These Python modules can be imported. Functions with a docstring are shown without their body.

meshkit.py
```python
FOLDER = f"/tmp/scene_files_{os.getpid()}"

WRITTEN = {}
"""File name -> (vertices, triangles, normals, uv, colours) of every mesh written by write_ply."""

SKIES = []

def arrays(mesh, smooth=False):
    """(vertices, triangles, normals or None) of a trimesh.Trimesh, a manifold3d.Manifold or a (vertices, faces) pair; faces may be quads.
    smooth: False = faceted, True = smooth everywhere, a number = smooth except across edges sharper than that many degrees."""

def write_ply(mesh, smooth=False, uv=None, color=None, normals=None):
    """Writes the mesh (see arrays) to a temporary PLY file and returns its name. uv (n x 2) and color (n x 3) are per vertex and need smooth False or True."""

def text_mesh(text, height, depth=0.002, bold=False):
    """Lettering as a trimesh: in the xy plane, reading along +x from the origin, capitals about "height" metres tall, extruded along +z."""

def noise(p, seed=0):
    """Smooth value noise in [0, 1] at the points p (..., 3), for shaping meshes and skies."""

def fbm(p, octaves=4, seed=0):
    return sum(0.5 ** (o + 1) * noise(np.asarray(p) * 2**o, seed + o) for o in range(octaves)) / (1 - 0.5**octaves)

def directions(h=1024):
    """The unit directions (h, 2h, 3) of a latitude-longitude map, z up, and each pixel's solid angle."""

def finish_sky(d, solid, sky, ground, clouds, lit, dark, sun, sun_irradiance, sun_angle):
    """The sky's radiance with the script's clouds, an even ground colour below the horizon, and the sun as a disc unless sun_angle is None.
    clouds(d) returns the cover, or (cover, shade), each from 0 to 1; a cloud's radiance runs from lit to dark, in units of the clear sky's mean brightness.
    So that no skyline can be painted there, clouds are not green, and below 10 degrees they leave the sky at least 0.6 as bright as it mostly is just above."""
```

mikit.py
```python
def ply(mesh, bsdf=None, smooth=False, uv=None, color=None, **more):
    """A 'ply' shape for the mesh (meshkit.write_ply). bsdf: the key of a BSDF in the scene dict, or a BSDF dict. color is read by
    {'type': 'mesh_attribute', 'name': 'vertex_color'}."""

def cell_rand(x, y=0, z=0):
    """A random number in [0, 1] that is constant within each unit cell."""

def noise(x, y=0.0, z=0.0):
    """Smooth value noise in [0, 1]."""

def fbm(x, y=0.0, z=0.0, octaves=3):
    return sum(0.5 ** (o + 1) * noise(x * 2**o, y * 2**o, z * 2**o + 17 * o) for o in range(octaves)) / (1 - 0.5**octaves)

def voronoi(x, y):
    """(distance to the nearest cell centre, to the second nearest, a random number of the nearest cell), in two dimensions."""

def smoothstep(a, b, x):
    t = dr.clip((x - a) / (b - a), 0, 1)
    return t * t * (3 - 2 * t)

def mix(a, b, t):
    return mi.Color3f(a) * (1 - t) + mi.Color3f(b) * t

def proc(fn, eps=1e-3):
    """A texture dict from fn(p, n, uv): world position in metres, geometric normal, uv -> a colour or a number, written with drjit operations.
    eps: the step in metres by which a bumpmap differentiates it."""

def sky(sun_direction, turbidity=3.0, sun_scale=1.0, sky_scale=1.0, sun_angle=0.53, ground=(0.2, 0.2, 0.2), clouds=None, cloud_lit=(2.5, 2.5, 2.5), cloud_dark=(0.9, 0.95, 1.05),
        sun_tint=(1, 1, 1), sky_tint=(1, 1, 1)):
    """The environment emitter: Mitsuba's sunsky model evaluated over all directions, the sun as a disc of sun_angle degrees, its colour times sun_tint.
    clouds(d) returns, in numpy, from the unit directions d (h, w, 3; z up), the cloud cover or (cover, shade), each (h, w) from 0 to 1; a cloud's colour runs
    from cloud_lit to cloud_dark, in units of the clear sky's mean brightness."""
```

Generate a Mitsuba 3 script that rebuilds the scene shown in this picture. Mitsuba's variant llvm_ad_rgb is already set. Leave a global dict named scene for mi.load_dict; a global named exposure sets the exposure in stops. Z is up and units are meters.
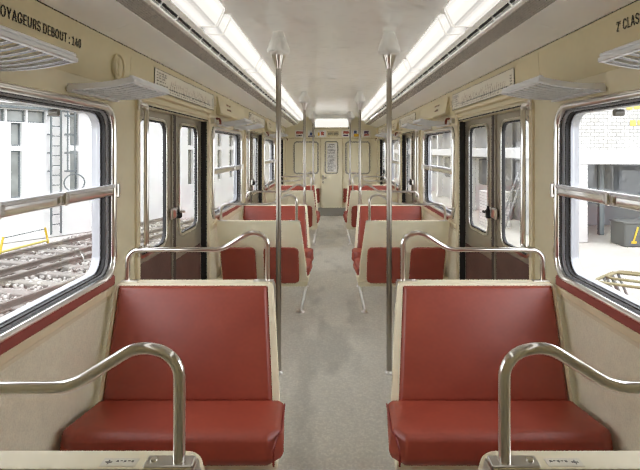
import math, random
import numpy as np, trimesh, mitsuba as mi, drjit as dr
import mikit, meshkit
from mikit import proc, noise, fbm, voronoi, cell_rand, smoothstep, mix
from shapely.geometry import Polygon, box as sbox
from shapely.ops import unary_union

T = mi.ScalarTransform4f
scene, labels = {}, {}
rng = random.Random(7)

# ------------------------------------------------------------------ camera, sky, exposure
EYE = (-0.024, 0.0, 1.60)
FPX = 500.0
scene['camera'] = {'type': 'perspective', 'fov': math.degrees(2 * math.atan(320 / FPX)), 'fov_axis': 'x',
                   'to_world': T().look_at(origin=list(EYE), target=[EYE[0], 10, EYE[2]], up=[0, 0, 1]),
                   'principal_point_offset_x': -(330.5 - 320) / 640, 'principal_point_offset_y': -(150.8 - 235) / 470,
                   'near_clip': 0.02, 'far_clip': 500.0}
exposure = 1.25
SKY_SCALE = 18.5
LAMP = 0.39
scene['sky'] = mikit.sky((0.35, -0.5, 0.8), turbidity=4.0, sun_scale=0.0, sky_scale=SKY_SCALE, ground=(0.45, 0.44, 0.42),
                         clouds=lambda d: np.ones(d.shape[:2]), cloud_lit=(0.96, 0.99, 1.04), cloud_dark=(0.9, 0.9, 0.9))


def lin(r, g, b):
    return [((c / 255) / 12.92 if c / 255 <= 0.04045 else ((c / 255 + 0.055) / 1.055) ** 2.4) for c in (r, g, b)]


def rgb(c):
    return {'type': 'rgb', 'value': list(map(float, c))}


def prin(key, col, rough=0.5, metal=0.0, spec=0.5, coat=0.0, bump=None, bscale=0.001, coat_gloss=None):
    d = {'type': 'principled', 'base_color': rgb(col) if isinstance(col, (list, tuple)) else col, 'roughness': rough, 'metallic': float(metal),
         'specular': float(spec)}
    if metal > 0.99:
        d.pop('specular')
    if coat:
        d['clearcoat'] = float(coat); d['clearcoat_gloss'] = coat_gloss or 0.8
    if bump is not None:
        d = {'type': 'bumpmap', 'arbitrary': bump, 'scale': float(bscale), 'bsdf': d}
    scene[key] = {'type': 'twosided', 'bsdf': d}
    return key


# ------------------------------------------------------------------ materials
def tone(col, amt=0.06, f=3.0, g=9.0):
    c = lin(*col)
    return proc(lambda p, n, uv: mi.Color3f(c) * (1 - amt + 2 * amt * fbm(p.x * f, p.y * f * 0.6, p.z * f) + amt * 0.6 * (noise(p.x * 60, p.y * 60, p.z * 60) - 0.5)))


CREAM = prin('m_cream', tone((228, 220, 192), 0.04), 0.42, spec=0.5)
FRIEZE = prin('m_frieze', tone((198, 186, 148), 0.05), 0.34, spec=0.5)
PILLAR = prin('m_pillar', tone((206, 197, 168), 0.05), 0.4, spec=0.5)
TRIMB = prin('m_trim_beige', tone((210, 198, 166), 0.04), 0.4)
_lp = lin(217, 212, 188)
PANEL = prin('m_panel', proc(lambda p, n, uv: mi.Color3f(_lp) * (0.9 + 0.10 * fbm(p.y * 40, p.z * 40, 0.0) + 0.14 * (noise(p.y * 330, p.z * 220, 1.0) - 0.3) + 0.05 * (noise(p.y * 3, p.z * 3) - 0.5))), 0.55, spec=0.35)
_cl = lin(240, 241, 238)
CEIL = prin('m_ceiling', proc(lambda p, n, uv: mi.Color3f(_cl) * (0.94 + 0.08 * fbm(p.x * 4, p.y * 2.5, 0.0) - 0.03 * smoothstep(0.62, 0.75, noise(p.x * 22, p.y * 14)))), 0.16, spec=0.5, coat=0.4, coat_gloss=0.92)
COVE = prin('m_cove', tone((236, 236, 231), 0.04), 0.26, spec=0.5)


def perf(p, n, uv):
    a, b = p.y / 0.011, p.x / 0.011
    hole = dr.sqrt(dr.square(a - dr.floor(a) - 0.5) + dr.square(b - dr.floor(b) - 0.5))
    return mix(lin(70, 68, 63), lin(176, 172, 164), smoothstep(0.22, 0.36, hole))


PERF = prin('m_perforated', proc(perf), 0.4)
_fl = lin(200, 196, 184)
def floorfn(p, n, uv):
    big = fbm(p.x * 2.3, p.y * 1.1, 0.0)
    wear = 1 - 0.22 * smoothstep(0.5, 0.75, fbm(p.x * 5, p.y * 1.8, 3.0)) * smoothstep(0.45, 0.1, dr.abs(p.x))
    sp = noise(p.x * 170, p.y * 170)
    sp2 = noise(p.x * 75 + 9, p.y * 75)
    return mi.Color3f(_fl) * (0.82 + 0.26 * big) * wear * (0.92 + 0.16 * sp * sp2 * 2)
FLOOR = prin('m_floor', proc(floorfn), 0.42, spec=0.45)
THRESH = prin('m_threshold', tone((150, 146, 136), 0.08), 0.5)

_red = lin(154, 71, 53)
_red2 = lin(134, 55, 42)
REDB = proc(lambda p, n, uv: fbm(p.x * 260, p.y * 260, p.z * 260), eps=5e-4)
RED = prin('m_red', proc(lambda p, n, uv: mix(_red2, _red, fbm(p.x * 5, p.y * 5, p.z * 5)) * (0.95 + 0.1 * noise(p.x * 90, p.y * 90, p.z * 90))), 0.36, spec=0.5, coat=0.25, coat_gloss=0.7, bump=REDB, bscale=0.0005)
PIPING = prin('m_piping', lin(120, 38, 30), 0.4)
REDS = prin('m_red_strap', tone((142, 78, 70), 0.06), 0.4, spec=0.4)
MAROON = prin('m_maroon', tone((128, 62, 56), 0.08), 0.42)
CHROME = prin('m_chrome', lin(236, 234, 230), 0.10, 1.0)
STEEL = prin('m_steel', lin(212, 209, 203), 0.22, 1.0)
ALU = prin('m_aluminium', tone((218, 220, 222), 0.04), 0.36, 0.6)
ALUD = prin('m_aluminium_shaded', tone((150, 153, 156), 0.05), 0.45, 0.5)  # rack slat faces: aluminium darkened, shade of their undersides put into the colour
DOORM = prin('m_door', tone((158, 150, 134), 0.05), 0.32, 0.6)
DOORB = prin('m_door_brown', proc(lambda p, n, uv: mix(lin(80, 58, 52), lin(102, 73, 64), fbm(p.y * 6, p.z * 6, 0.0)) * (0.9 + 0.2 * noise(p.y * 120, p.z * 120))), 0.42, 0.15)
RUBBER = prin('m_rubber', lin(26, 25, 25), 0.55)
SEAM = prin('m_door_seal', lin(62, 50, 42), 0.5)
GREYM = prin('m_grey_metal', lin(120, 118, 112), 0.4, 0.3)
CHANNEL = prin('m_channel', lin(158, 160, 164), 0.4, 0.3)
REVEAL = prin('m_reveal', lin(96, 97, 98), 0.5)
GREYF = prin('m_grey_frame', lin(156, 152, 140), 0.4, 0.3)
POLE = prin('m_pole', lin(172, 166, 156), 0.26, 1.0)
DARK = prin('m_dark', lin(22, 20, 18), 0.7)
WHITE = prin('m_white', lin(235, 233, 226), 0.45)
WHITEO = prin('m_white_outdoor', lin(170, 169, 166), 0.6)
INK = prin('m_ink', lin(38, 33, 28), 0.6)
INKG = prin('m_ink_grey', lin(120, 116, 108), 0.6)
INKB = prin('m_ink_brown', lin(128, 98, 78), 0.6)
PAPER = prin('m_paper', tone((232, 230, 224), 0.03), 0.6)
MAPW = prin('m_map', tone((216, 211, 194), 0.03), 0.4)
BLIND = prin('m_blind', tone((228, 221, 192), 0.03), 0.5)
ENDW = prin('m_end_wall', tone((232, 224, 196), 0.03), 0.42)
COPPER = prin('m_copper', lin(112, 48, 32), 0.4, 0.2)
ADR = prin('m_ad_red', lin(176, 90, 78), 0.5)
ADB = prin('m_ad_blue', lin(66, 78, 130), 0.5)
ADY = prin('m_ad_yellow', lin(222, 178, 36), 0.5)
ADP = prin('m_ad_purple', lin(92, 70, 110), 0.5)
scene['m_glass'] = {'type': 'thindielectric', 'int_ior': 1.5, 'ext_ior': 1.0}
GLASS = 'm_glass'
scene['m_lamp'] = {'type': 'twosided', 'bsdf': {'type': 'principled', 'base_color': rgb(lin(120, 118, 112)), 'roughness': 0.35}}
LAMPRIM = prin('m_lamp_rim', lin(150, 146, 136), 0.35)
# outdoors
FACADE = prin('m_facade', tone((190, 190, 188), 0.02, 0.5), 0.8, spec=0.2)
FWIN = prin('m_facade_glass', proc(lambda p, n, uv: mix(lin(96, 100, 97), lin(138, 142, 139), fbm(p.x * 3, p.z * 3, p.y * 3))), 0.15)
FFRAME = prin('m_facade_frame', lin(84, 92, 94), 0.5)
LADDER = prin('m_ladder', lin(88, 95, 97), 0.5, 0.2)
_gr = lin(164, 160, 155)
GROUND = prin('m_ground', proc(lambda p, n, uv: mi.Color3f(_gr) * (0.78 + 0.25 * fbm(p.x * 1.2, p.y * 1.2, 0.0) + 0.2 * (noise(p.x * 14, p.y * 14) - 0.5))), 0.9, spec=0.1)
BALLAST = prin('m_ballast', proc(lambda p, n, uv: mix(lin(122, 118, 113), lin(178, 175, 170), noise(p.x * 9, p.y * 9, p.z * 3))), 0.9, spec=0.1)
RAILM = prin('m_rail', tone((106, 99, 93), 0.12), 0.5, 0.2)
SLEEPER = prin('m_sleeper', tone((116, 112, 107), 0.12, 2.0), 0.85, spec=0.1)
_conc = lin(143, 140, 133)
CONC = prin('m_concrete', proc(lambda p, n, uv: mi.Color3f(_conc) * (0.9 + 0.12 * fbm(p.x * 0.8, p.y * 0.8, 0.0) + 0.06 * (noise(p.x * 18, p.y * 18) - 0.5))), 0.85, spec=0.1)


def brick(p, n, uv):
    row = dr.floor(p.z / 0.1)
    fz = p.z / 0.1 - row
    a = p.x / 0.24 + 0.5 * (row - 2 * dr.floor(row / 2))
    fx = a - dr.floor(a)
    joint = dr.minimum(smoothstep(0.0, 0.1, dr.minimum(fz, 1 - fz)), smoothstep(0.0, 0.05, dr.minimum(fx, 1 - fx)))
    c = mix(lin(158, 157, 153), lin(176, 175, 171), cell_rand(dr.floor(a), row, 2))
    return mix(lin(112, 110, 106), c, joint)


BRICK = prin('m_white_brick', proc(brick), 0.7, spec=0.2)
YEL = prin('m_yellow', lin(176, 146, 24), 0.5)
YELP = prin('m_yellow_pale', lin(170, 156, 80), 0.6)
TUBEB = prin('m_tube_beige', lin(108, 99, 70), 0.5, 0.1)
TUBEG = prin('m_tube_grey', lin(84, 84, 82), 0.5, 0.1)
BOXG = prin('m_box_grey', lin(64, 66, 66), 0.6)
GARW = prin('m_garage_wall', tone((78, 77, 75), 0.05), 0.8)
SHED = prin('m_shed', tone((140, 139, 136), 0.04), 0.7)
SHEDB = prin('m_shed_blue', tone((100, 104, 106), 0.04), 0.7)
DKRED = prin('m_dark_red', lin(130, 50, 50), 0.6)


# ------------------------------------------------------------------ helpers
def add(key, mesh, mat, smooth=False, at=None, kind=None, **more):
    if isinstance(mesh, dict):
        d = dict(mesh)
    else:
        d = mikit.ply(mesh, mat, smooth, **more)
    if at is not None:
        d['to_world'] = at
    k, n = key, 0
    while k in scene:
        n += 1
        k = '%s_%03d' % (key, n)
    scene[k] = d
    if kind:
        labels.setdefault(k, {})['kind'] = kind
    return k


_names = {}
def thing(name, label, cat, group=None, kind=None):
    n = _names.get(name, -1) + 1
    _names[name] = n
    k = name if n == 0 else '%s_%03d' % (name, n)
    labels[k] = {'label': label, 'category': cat}
    if group: labels[k]['group'] = group
    if kind: labels[k]['kind'] = kind
    return k


def struct(key, label, cat):
    labels[key] = {'label': label, 'category': cat, 'kind': 'structure'}
    return key


def lab(key, text):
    labels.setdefault(key, {})['label'] = text
    return key


def cat(*ms):
    return trimesh.util.concatenate([m for m in ms])


def bx(x0, x1, y0, y1, z0, z1):
    m = trimesh.creation.box((abs(x1 - x0), abs(y1 - y0), abs(z1 - z0)))
    m.apply_translation(((x0 + x1) / 2, (y0 + y1) / 2, (z0 + z1) / 2))
    return m


_sph = trimesh.creation.uv_sphere(1.0, count=[7, 10]).vertices
def rhull(pts, r):
    return trimesh.convex.convex_hull(np.vstack([np.asarray(p)[None] + _sph * r for p in pts]))


def rbox(x0, x1, y0, y1, z0, z1, r):
    x0, x1 = min(x0, x1), max(x0, x1)
    return rhull([(x, y, z) for x in (x0 + r, x1 - r) for y in (y0 + r, y1 - r) for z in (z0 + r, z1 - r)], r)


def cbox(x0, x1, y0, y1, z0, z1, c=0.003):
    """Box with chamfered edges."""
    x0, x1, y0, y1, z0, z1 = min(x0, x1), max(x0, x1), min(y0, y1), max(y0, y1), min(z0, z1), max(z0, z1)
    pts = []
    for x, sx in ((x0, 1), (x1, -1)):
        for y, sy in ((y0, 1), (y1, -1)):
            for z, sz in ((z0, 1), (z1, -1)):
                pts += [(x + sx * c, y + sy * c, z), (x + sx * c, y, z + sz * c), (x, y + sy * c, z + sz * c)]
    return trimesh.convex.convex_hull(np.array(pts))


def fillet(pts, radii, seg=7):
    pts = [np.asarray(p, float) for p in pts]
    if not isinstance(radii, (list, tuple)):
        radii = [radii] * (len(pts) - 2)
    out = [pts[0]]
    for i in range(1, len(pts) - 1):
        a, b, c = pts[i - 1], pts[i], pts[i + 1]
        u, w = (a - b), (c - b)
        lu, lw = np.linalg.norm(u), np.linalg.norm(w)
        u, w = u / lu, w / lw
        ang = math.acos(np.clip(u @ w, -1, 1))
        d = min(radii[i - 1] / math.tan(ang / 2), lu * 0.49, lw * 0.49)
        r = d * math.tan(ang / 2)
        bis = (u + w) / np.linalg.norm(u + w)
        cen = b + bis * r / math.sin(ang / 2)
        p0, p1 = b + u * d, b + w * d
        e0, e1 = p0 - cen, p1 - cen
        th = math.acos(np.clip((e0 @ e1) / (r * r), -1, 1))
        for k in range(seg + 1):
            t = k / seg
            out.append(cen + (math.sin((1 - t) * th) * e0 + math.sin(t * th) * e1) / math.sin(th))
    out.append(pts[-1])
    return np.array(out)


def sweep(path, r, sides=12, closed=False, prof=None):
    p = np.asarray(path, float)
    n = len(p)
    if closed:
        t = np.roll(p, -1, 0) - np.roll(p, 1, 0)
    else:
        t = np.gradient(p, axis=0)
    t /= np.linalg.norm(t, axis=1, keepdims=True) + 1e-12
    ref = np.array([0, 0, 1.0]) if abs(t[0][2]) < 0.9 else np.array([1.0, 0, 0])
    a = np.cross(t[0], ref); a /= np.linalg.norm(a)
    rings = []
    for i in range(n):
        a = a - t[i] * (a @ t[i]); a /= np.linalg.norm(a)
        b = np.cross(t[i], a)
        if prof is None:
            th = np.arange(sides) * 2 * np.pi / sides
            rings.append(p[i] + r * (np.cos(th)[:, None] * a + np.sin(th)[:, None] * b))
        else:
            q = np.asarray(prof); sides = len(q)
            rings.append(p[i] + q[:, :1] * a + q[:, 1:] * b)
    v = np.vstack(rings)
    f = []
    m = n if closed else n - 1
    for i in range(m):
        i2 = (i + 1) % n
        for j in range(sides):
            j2 = (j + 1) % sides
            A, B, C, D = i * sides + j, i * sides + j2, i2 * sides + j2, i2 * sides + j
            f += [[A, B, C], [A, C, D]]
    if not closed:
        v = np.vstack([v, p[0], p[-1]])
        c0, c1 = len(v) - 2, len(v) - 1
        for j in range(sides):
            j2 = (j + 1) % sides
            f.append([c0, j2, j])
            f.append([c1, (n - 1) * sides + j, (n - 1) * sides + j2])
    mm = trimesh.Trimesh(v, f, process=False)
    mm.fix_normals()
    return mm


def lathe(prof, cx, cy, sides=20):
    """prof: list of (r, z)."""
    m = trimesh.creation.revolve(np.array(prof), sections=sides)
    m.apply_translation((cx, cy, 0))
    m.fix_normals()
    return m


def yprism(poly, y0, y1):
    """poly: (x, z) points extruded along y."""
    pg = poly if isinstance(poly, Polygon) else Polygon(poly)
    m = trimesh.creation.extrude_polygon(pg, y1 - y0, engine='earcut')
    v = m.vertices.copy()
    m.vertices = np.c_[v[:, 0], y0 + v[:, 2], v[:, 1]]
    m.fix_normals()
    return m


def xprism(poly, x0, x1):
    """poly: shapely in (y, z) extruded along x."""
    pgs = getattr(poly, 'geoms', [poly])
    ms = []
    for pg in pgs:
        m = trimesh.creation.extrude_polygon(pg, abs(x1 - x0), engine='earcut')
        v = m.vertices.copy()
        m.vertices = np.c_[min(x0, x1) + v[:, 2], v[:, 0], v[:, 1]]
        m.fix_normals()
        ms.append(m)
    return cat(*ms)


def rrect(a0, a1, b0, b1, r, seg=6):
    return sbox(a0 + r, b0 + r, a1 - r, b1 - r).buffer(r, quad_segs=seg)


def ringpath(a0, a1, b0, b1, r, seg=6):
    return np.array(rrect(a0, a1, b0, b1, r, seg).exterior.coords)[:-1]


def frame_x(side, a0, a1, b0, b1, r, w, x0, x1, seg=6):
    """A rounded rectangular frame of width w outside the opening, in the plane x, between lateral x0 and x1 (positive)."""
    pg = rrect(a0 - w, a1 + w, b0 - w, b1 + w, r + w, seg).difference(rrect(a0, a1, b0, b1, r, seg))
    return xprism(pg, side * x0, side * x1)


def pillow(c00, c10, c11, c01, thick, edge, bulge=0.0, n=14):
    """A padded panel: base quad, raised along its normal, rounded at the rim."""
    c00, c10, c11, c01 = [np.asarray(c, float) for c in (c00, c10, c11, c01)]
    nrm = np.cross(c10 - c00, c01 - c00); nrm /= np.linalg.norm(nrm)
    W, H = np.linalg.norm(c10 - c00), np.linalg.norm(c01 - c00)
    def grid(L):
        e = edge / L
        a = (1 - np.cos(np.linspace(0, np.pi / 2, 6))) * e
        return np.r_[a, np.linspace(e, 1 - e, n)[1:-1], 1 - a[::-1]]
    S, R = grid(W), grid(H)
    def h(t, L):
        d = np.minimum(t, 1 - t) * L
        q = np.clip(1 - d / edge, 0, 1)
        return np.sqrt(np.maximum(0, 1 - q * q))
    v, nx, ny = [], len(S), len(R)
    for r in R:
        for s in S:
            p = (c00 * (1 - s) + c10 * s) * (1 - r) + (c01 * (1 - s) + c11 * s) * r
            k = min(h(s, W), h(r, H))
            v.append(p + nrm * (thick * k + bulge * math.sin(math.pi * s) ** 0.7 * math.sin(math.pi * r) ** 0.7))
    f = []
    for j in range(ny - 1):
        for i in range(nx - 1):
            a = j * nx + i
            f += [[a, a + 1, a + nx + 1], [a, a + nx + 1, a + nx]]
    return trimesh.Trimesh(np.array(v), f, process=False)


def txt(text, h, origin, xdir, ydir, depth=0.001, bold=False, width=None):
    m = meshkit.text_mesh(text, h, depth, bold)
    if width:
        k = width / m.bounds[1][0]
        gl = []
        for i, ch in enumerate(text):
            if ch == ' ':
                continue
            g_ = meshkit.text_mesh(ch, h, depth, bold)
            end = meshkit.text_mesh(text[:i + 1], h, depth, bold).bounds[1][0] * k
            w_ = g_.bounds[1][0] - g_.bounds[0][0]
            g_.vertices[:, 0] = (g_.vertices[:, 0] - g_.bounds[0][0]) * k * 0.90 + end - w_ * k * 0.95
            gl.append(g_)
        m = cat(*gl)
    X, Y = np.asarray(xdir, float), np.asarray(ydir, float)
    X /= np.linalg.norm(X); Y /= np.linalg.norm(Y)
    Z = np.cross(X, Y)
    M = np.eye(4); M[:3, 0], M[:3, 1], M[:3, 2], M[:3, 3] = X, Y, Z, origin
    m.apply_transform(M)
    return m


P = 3.6                       # pitch of the bays along the car
K = range(3)
W = 1.13                      # half width at the walls
Y0, YE = -1.2, 12.30
SIDES = ((-1, 'left'), (1, 'right'))
ORD = ('nearest the camera', 'in the middle of the car', 'farthest from the camera')
DOOR0, DOOR1 = 2.87, 4.49
WIN0, WIN1, WZ0, WZ1 = 1.08, 2.515, 0.985, 1.80

# ------------------------------------------------------------------ floor
struct('floor', 'worn grey speckled vinyl floor running down the aisle', 'floor')
add('floor__covering', bx(-1.2, 1.2, Y0, YE, -0.06, 0.0), FLOOR)
for k in K:
    for s, sn in SIDES:
        add('floor__door_sill', cbox(s * 1.06, s * 1.2, DOOR0 + P * k, DOOR1 + P * k, -0.01, 0.006, 0.002), STEEL)

# ------------------------------------------------------------------ ceiling
struct('ceiling', 'glossy pale grey ceiling panels with slotted and perforated ventilation strips', 'ceiling')
def arch(x0, x1, z, rise, th, n=10):
    xs = np.linspace(x0, x1, n)
    zz = z + rise * (1 - (xs / x1) ** 2)
    return [(x, a) for x, a in zip(xs, zz)] + [(x, a + th) for x, a in zip(xs[::-1], zz[::-1])]
ye = Y0
while ye < YE - 0.01:
    y1 = min(ye + 1.8, YE)
    add('ceiling__panel', yprism(arch(-0.66, 0.66, 2.425, 0.045, 0.015), ye + 0.003, y1 - 0.003), CEIL, 20)
    ye = y1
struct('roof', 'outer roof shell over the carriage', 'roof')
add('roof', yprism(arch(-1.26, 1.26, 2.5, 0.16, 0.03), Y0 - 0.05, YE + 0.05), GREYM)
for s, sn in SIDES:
    def pr(pts, th=0.01):
        up = [(x, z + th) for x, z in pts[::-1]]
        return Polygon([(s * x, z) for x, z in list(pts) + up])
    add('ceiling__light_cove', yprism(pr([(0.63, 2.425), (0.80, 2.325)]), Y0, YE), CEIL)
    # slotted strip: dark duct behind, two lips and a middle bar, cross bars
    add('ceiling__air_duct', yprism(pr([(0.785, 2.345), (0.835, 2.292)]), Y0, YE), DARK)
    add('ceiling__edge_strip', yprism(pr([(0.787, 2.314), (0.8035, 2.2935)]), Y0, YE), COVE)
    q0, q1 = np.array((0.8035, 2.2925)), np.array((0.826, 2.265))
    nn = np.array((q1 - q0)[::-1]) * (1, -1); nn = nn / np.linalg.norm(nn)
    for t0, t1 in ((-0.04, 0.03), (0.47, 0.53), (0.97, 1.05)):
        a, b = q0 + (q1 - q0) * t0, q0 + (q1 - q0) * t1
        add('ceiling__slot_bar', yprism(Polygon([(s * x, z) for x, z in (a, b, b + (0.008, 0.008), a + (0.008, 0.008))]), Y0, YE), COVE)
    bars = []
    y = Y0 + 0.1
    while y < YE:
        bars.append(yprism(Polygon([(s * x, z) for x, z in (q0 + (0.001, 0), q1 + (0.001, 0), q1 + (0.005, 0.005), q0 + (0.005, 0.005))]), y, y + 0.006))
        y += 0.245
    add('ceiling__slot_divider', cat(*bars), COVE)
    labels['ceiling__slot_divider' if s < 0 else 'ceiling__slot_divider_001'] = {'kind': 'stuff'}
    add('ceiling__edge_strip', yprism(pr([(0.826, 2.265), (0.842, 2.258)]), Y0, YE), COVE)
    ye, i = Y0, 0
    while ye < YE - 0.01:
        y1 = min(ye + 0.9, YE)
        add('ceiling__perforated_panel', yprism(pr([(0.840, 2.260), (0.926, 2.228)]), ye + 0.002, y1 - 0.002), PERF)
        ye = y1
    ye = Y0
    while ye < YE - 0.01:
        y1 = min(ye + 1.2, YE)
        add('ceiling__side_panel', yprism(pr([(0.922, 2.227), (1.00, 2.203), (1.116, 2.160)]), ye + 0.0012, y1 - 0.0012), COVE)
        ye = y1

# ------------------------------------------------------------------ side walls
def xin(s, a, b):
    return s * a, s * b

for s, sn in SIDES:
    wk = struct('wall_' + sn, 'beige %s side wall with sill, pillars and frieze above the windows and doors' % sn, 'wall')
    doors = unary_union([sbox(DOOR0 + P * k, -0.1, DOOR1 + P * k, 1.865) for k in K])
    wins = unary_union([rrect(WIN0 - 0.03 + P * k, WIN1 + 0.03 + P * k, WZ0 - 0.03, WZ1 + 0.03, 0.12) for k in K])
    upper = sbox(Y0, 0.86, YE, 1.96).difference(doors).difference(wins)
    add(wk + '__upper_panel', xprism(upper, s * W, s * 1.21), PILLAR)
    lower = sbox(Y0, -0.06, YE, 0.86).difference(doors)
    for pg in lower.geoms:
        add(wk + '__lower_panel', xprism(pg, s * W, s * 1.21), PANEL)
    bays = [(Y0, DOOR0 - 0.36)] + [(DOOR1 + 0.09 + P * k, DOOR0 - 0.36 + P * (k + 1)) for k in (0, 1)] + [(DOOR1 + 0.09 + 2 * P, YE)]
    for a, b in bays:
        add(wk + '__sill_moulding', cbox(s * 1.112, s * 1.135, a, b, 0.885, 0.926, 0.006), TRIMB)
        if b < 12:
            add(wk + '__sill_pad', rbox(s * 1.106, s * 1.14, a + (0.31 if a > 0 else 0.02), b + 0.01, 0.924, 0.978, 0.012), REDS, 40)
        add(wk + '__skirting', cbox(s * 1.115, s * 1.135, a, b, 0.0, 0.09, 0.004), GREYM)
    # pillar cover strips beside the doors
    for k in K:
        for y in (DOOR0 - 0.045 + P * k, DOOR1 + 0.002 + P * k):
            add(wk + '__door_post', cbox(s * 1.112, s * 1.14, y, y + 0.043, 0.0, 1.93, 0.006), TRIMB)
        add(wk + '__door_seal', cbox(s * 1.135, s * 1.20, DOOR1 - 0.006 + P * k, DOOR1 + 0.001 + P * k, 0.006, 1.86, 0.001), RUBBER)
        add(wk + '__door_seal', cbox(s * 1.135, s * 1.20, DOOR0 - 0.001 + P * k, DOOR0 + 0.006 + P * k, 0.006, 1.86, 0.001), RUBBER)
        # header over the door
        add(wk + '__header_moulding', cbox(s * 1.105, s * 1.135, DOOR0 - 0.05 + P * k, DOOR1 + 0.05 + P * k, 1.936, 1.962, 0.005), TRIMB)
        add(wk + '__header_moulding', cbox(s * 1.115, s * 1.135, DOOR0 + P * k, DOOR1 + P * k, 1.895, 1.91, 0.003), TRIMB)
        add(wk + '__header_groove', bx(s * 1.126, s * 1.131, DOOR0 + P * k, DOOR1 + P * k, 1.868, 1.876), DARK)
    # frieze in panels
    cuts = [Y0, 1.0, 2.74, 4.64, 6.34, 8.24, 9.94, 11.84, YE]
    for i, (a, b) in enumerate(zip(cuts[:-1], cuts[1:])):
        prof = [(1.116, 2.163), (1.118, 2.05), (1.122, 1.99), (1.128, 1.93), (1.16, 1.93), (1.16, 2.163)]
        add(wk + '__frieze_panel', yprism(Polygon([(s * x, z) for x, z in prof]), a + 0.002, b - 0.002), FRIEZE, 25)
    add(wk + '__frieze_shadow_gap', bx(s * 1.130, s * 1.16, Y0, YE, 1.95, 2.16), INKB)
    add(wk + '__frieze_top_gap', bx(s * 1.1145, s * 1.13, Y0, YE, 2.157, 2.163), DARK)
    for k in (1, 2):
        prof = [(1.106, 2.12), (1.076, 1.965), (1.084, 1.95), (1.12, 1.95), (1.12, 2.125)]
        c = add(wk + '__frieze_cover', yprism(Polygon([(s * x, z) for x, z in prof]), 4.80 + P * (k - 1), 6.24 + P * (k - 1)), FRIEZE)
        lab(c, 'projecting cover box in the frieze with small faded lettering')
        ms = []
        for row, zz in enumerate((2.07, 2.02)):
            y = 5.15 + P * (k - 1)
            for wl in ((0.09, 0.12) if row == 0 else (0.2,)):
                n = int(wl / 0.022)
                for q in range(n):
                    xx = 1.106 - (2.12 - zz) / 0.155 * 0.030
                    h = 0.014 + 0.008 * rng.random()
                    ms.append(bx(s * (xx - 0.003), s * (xx + 0.004), y, y + 0.012, zz - h / 2, zz + h / 2))
                    y += 0.021
                y += 0.03
        add(wk + '__faded_lettering', cat(*ms), INKB)
    # lettering
    zc = 2.046
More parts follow.
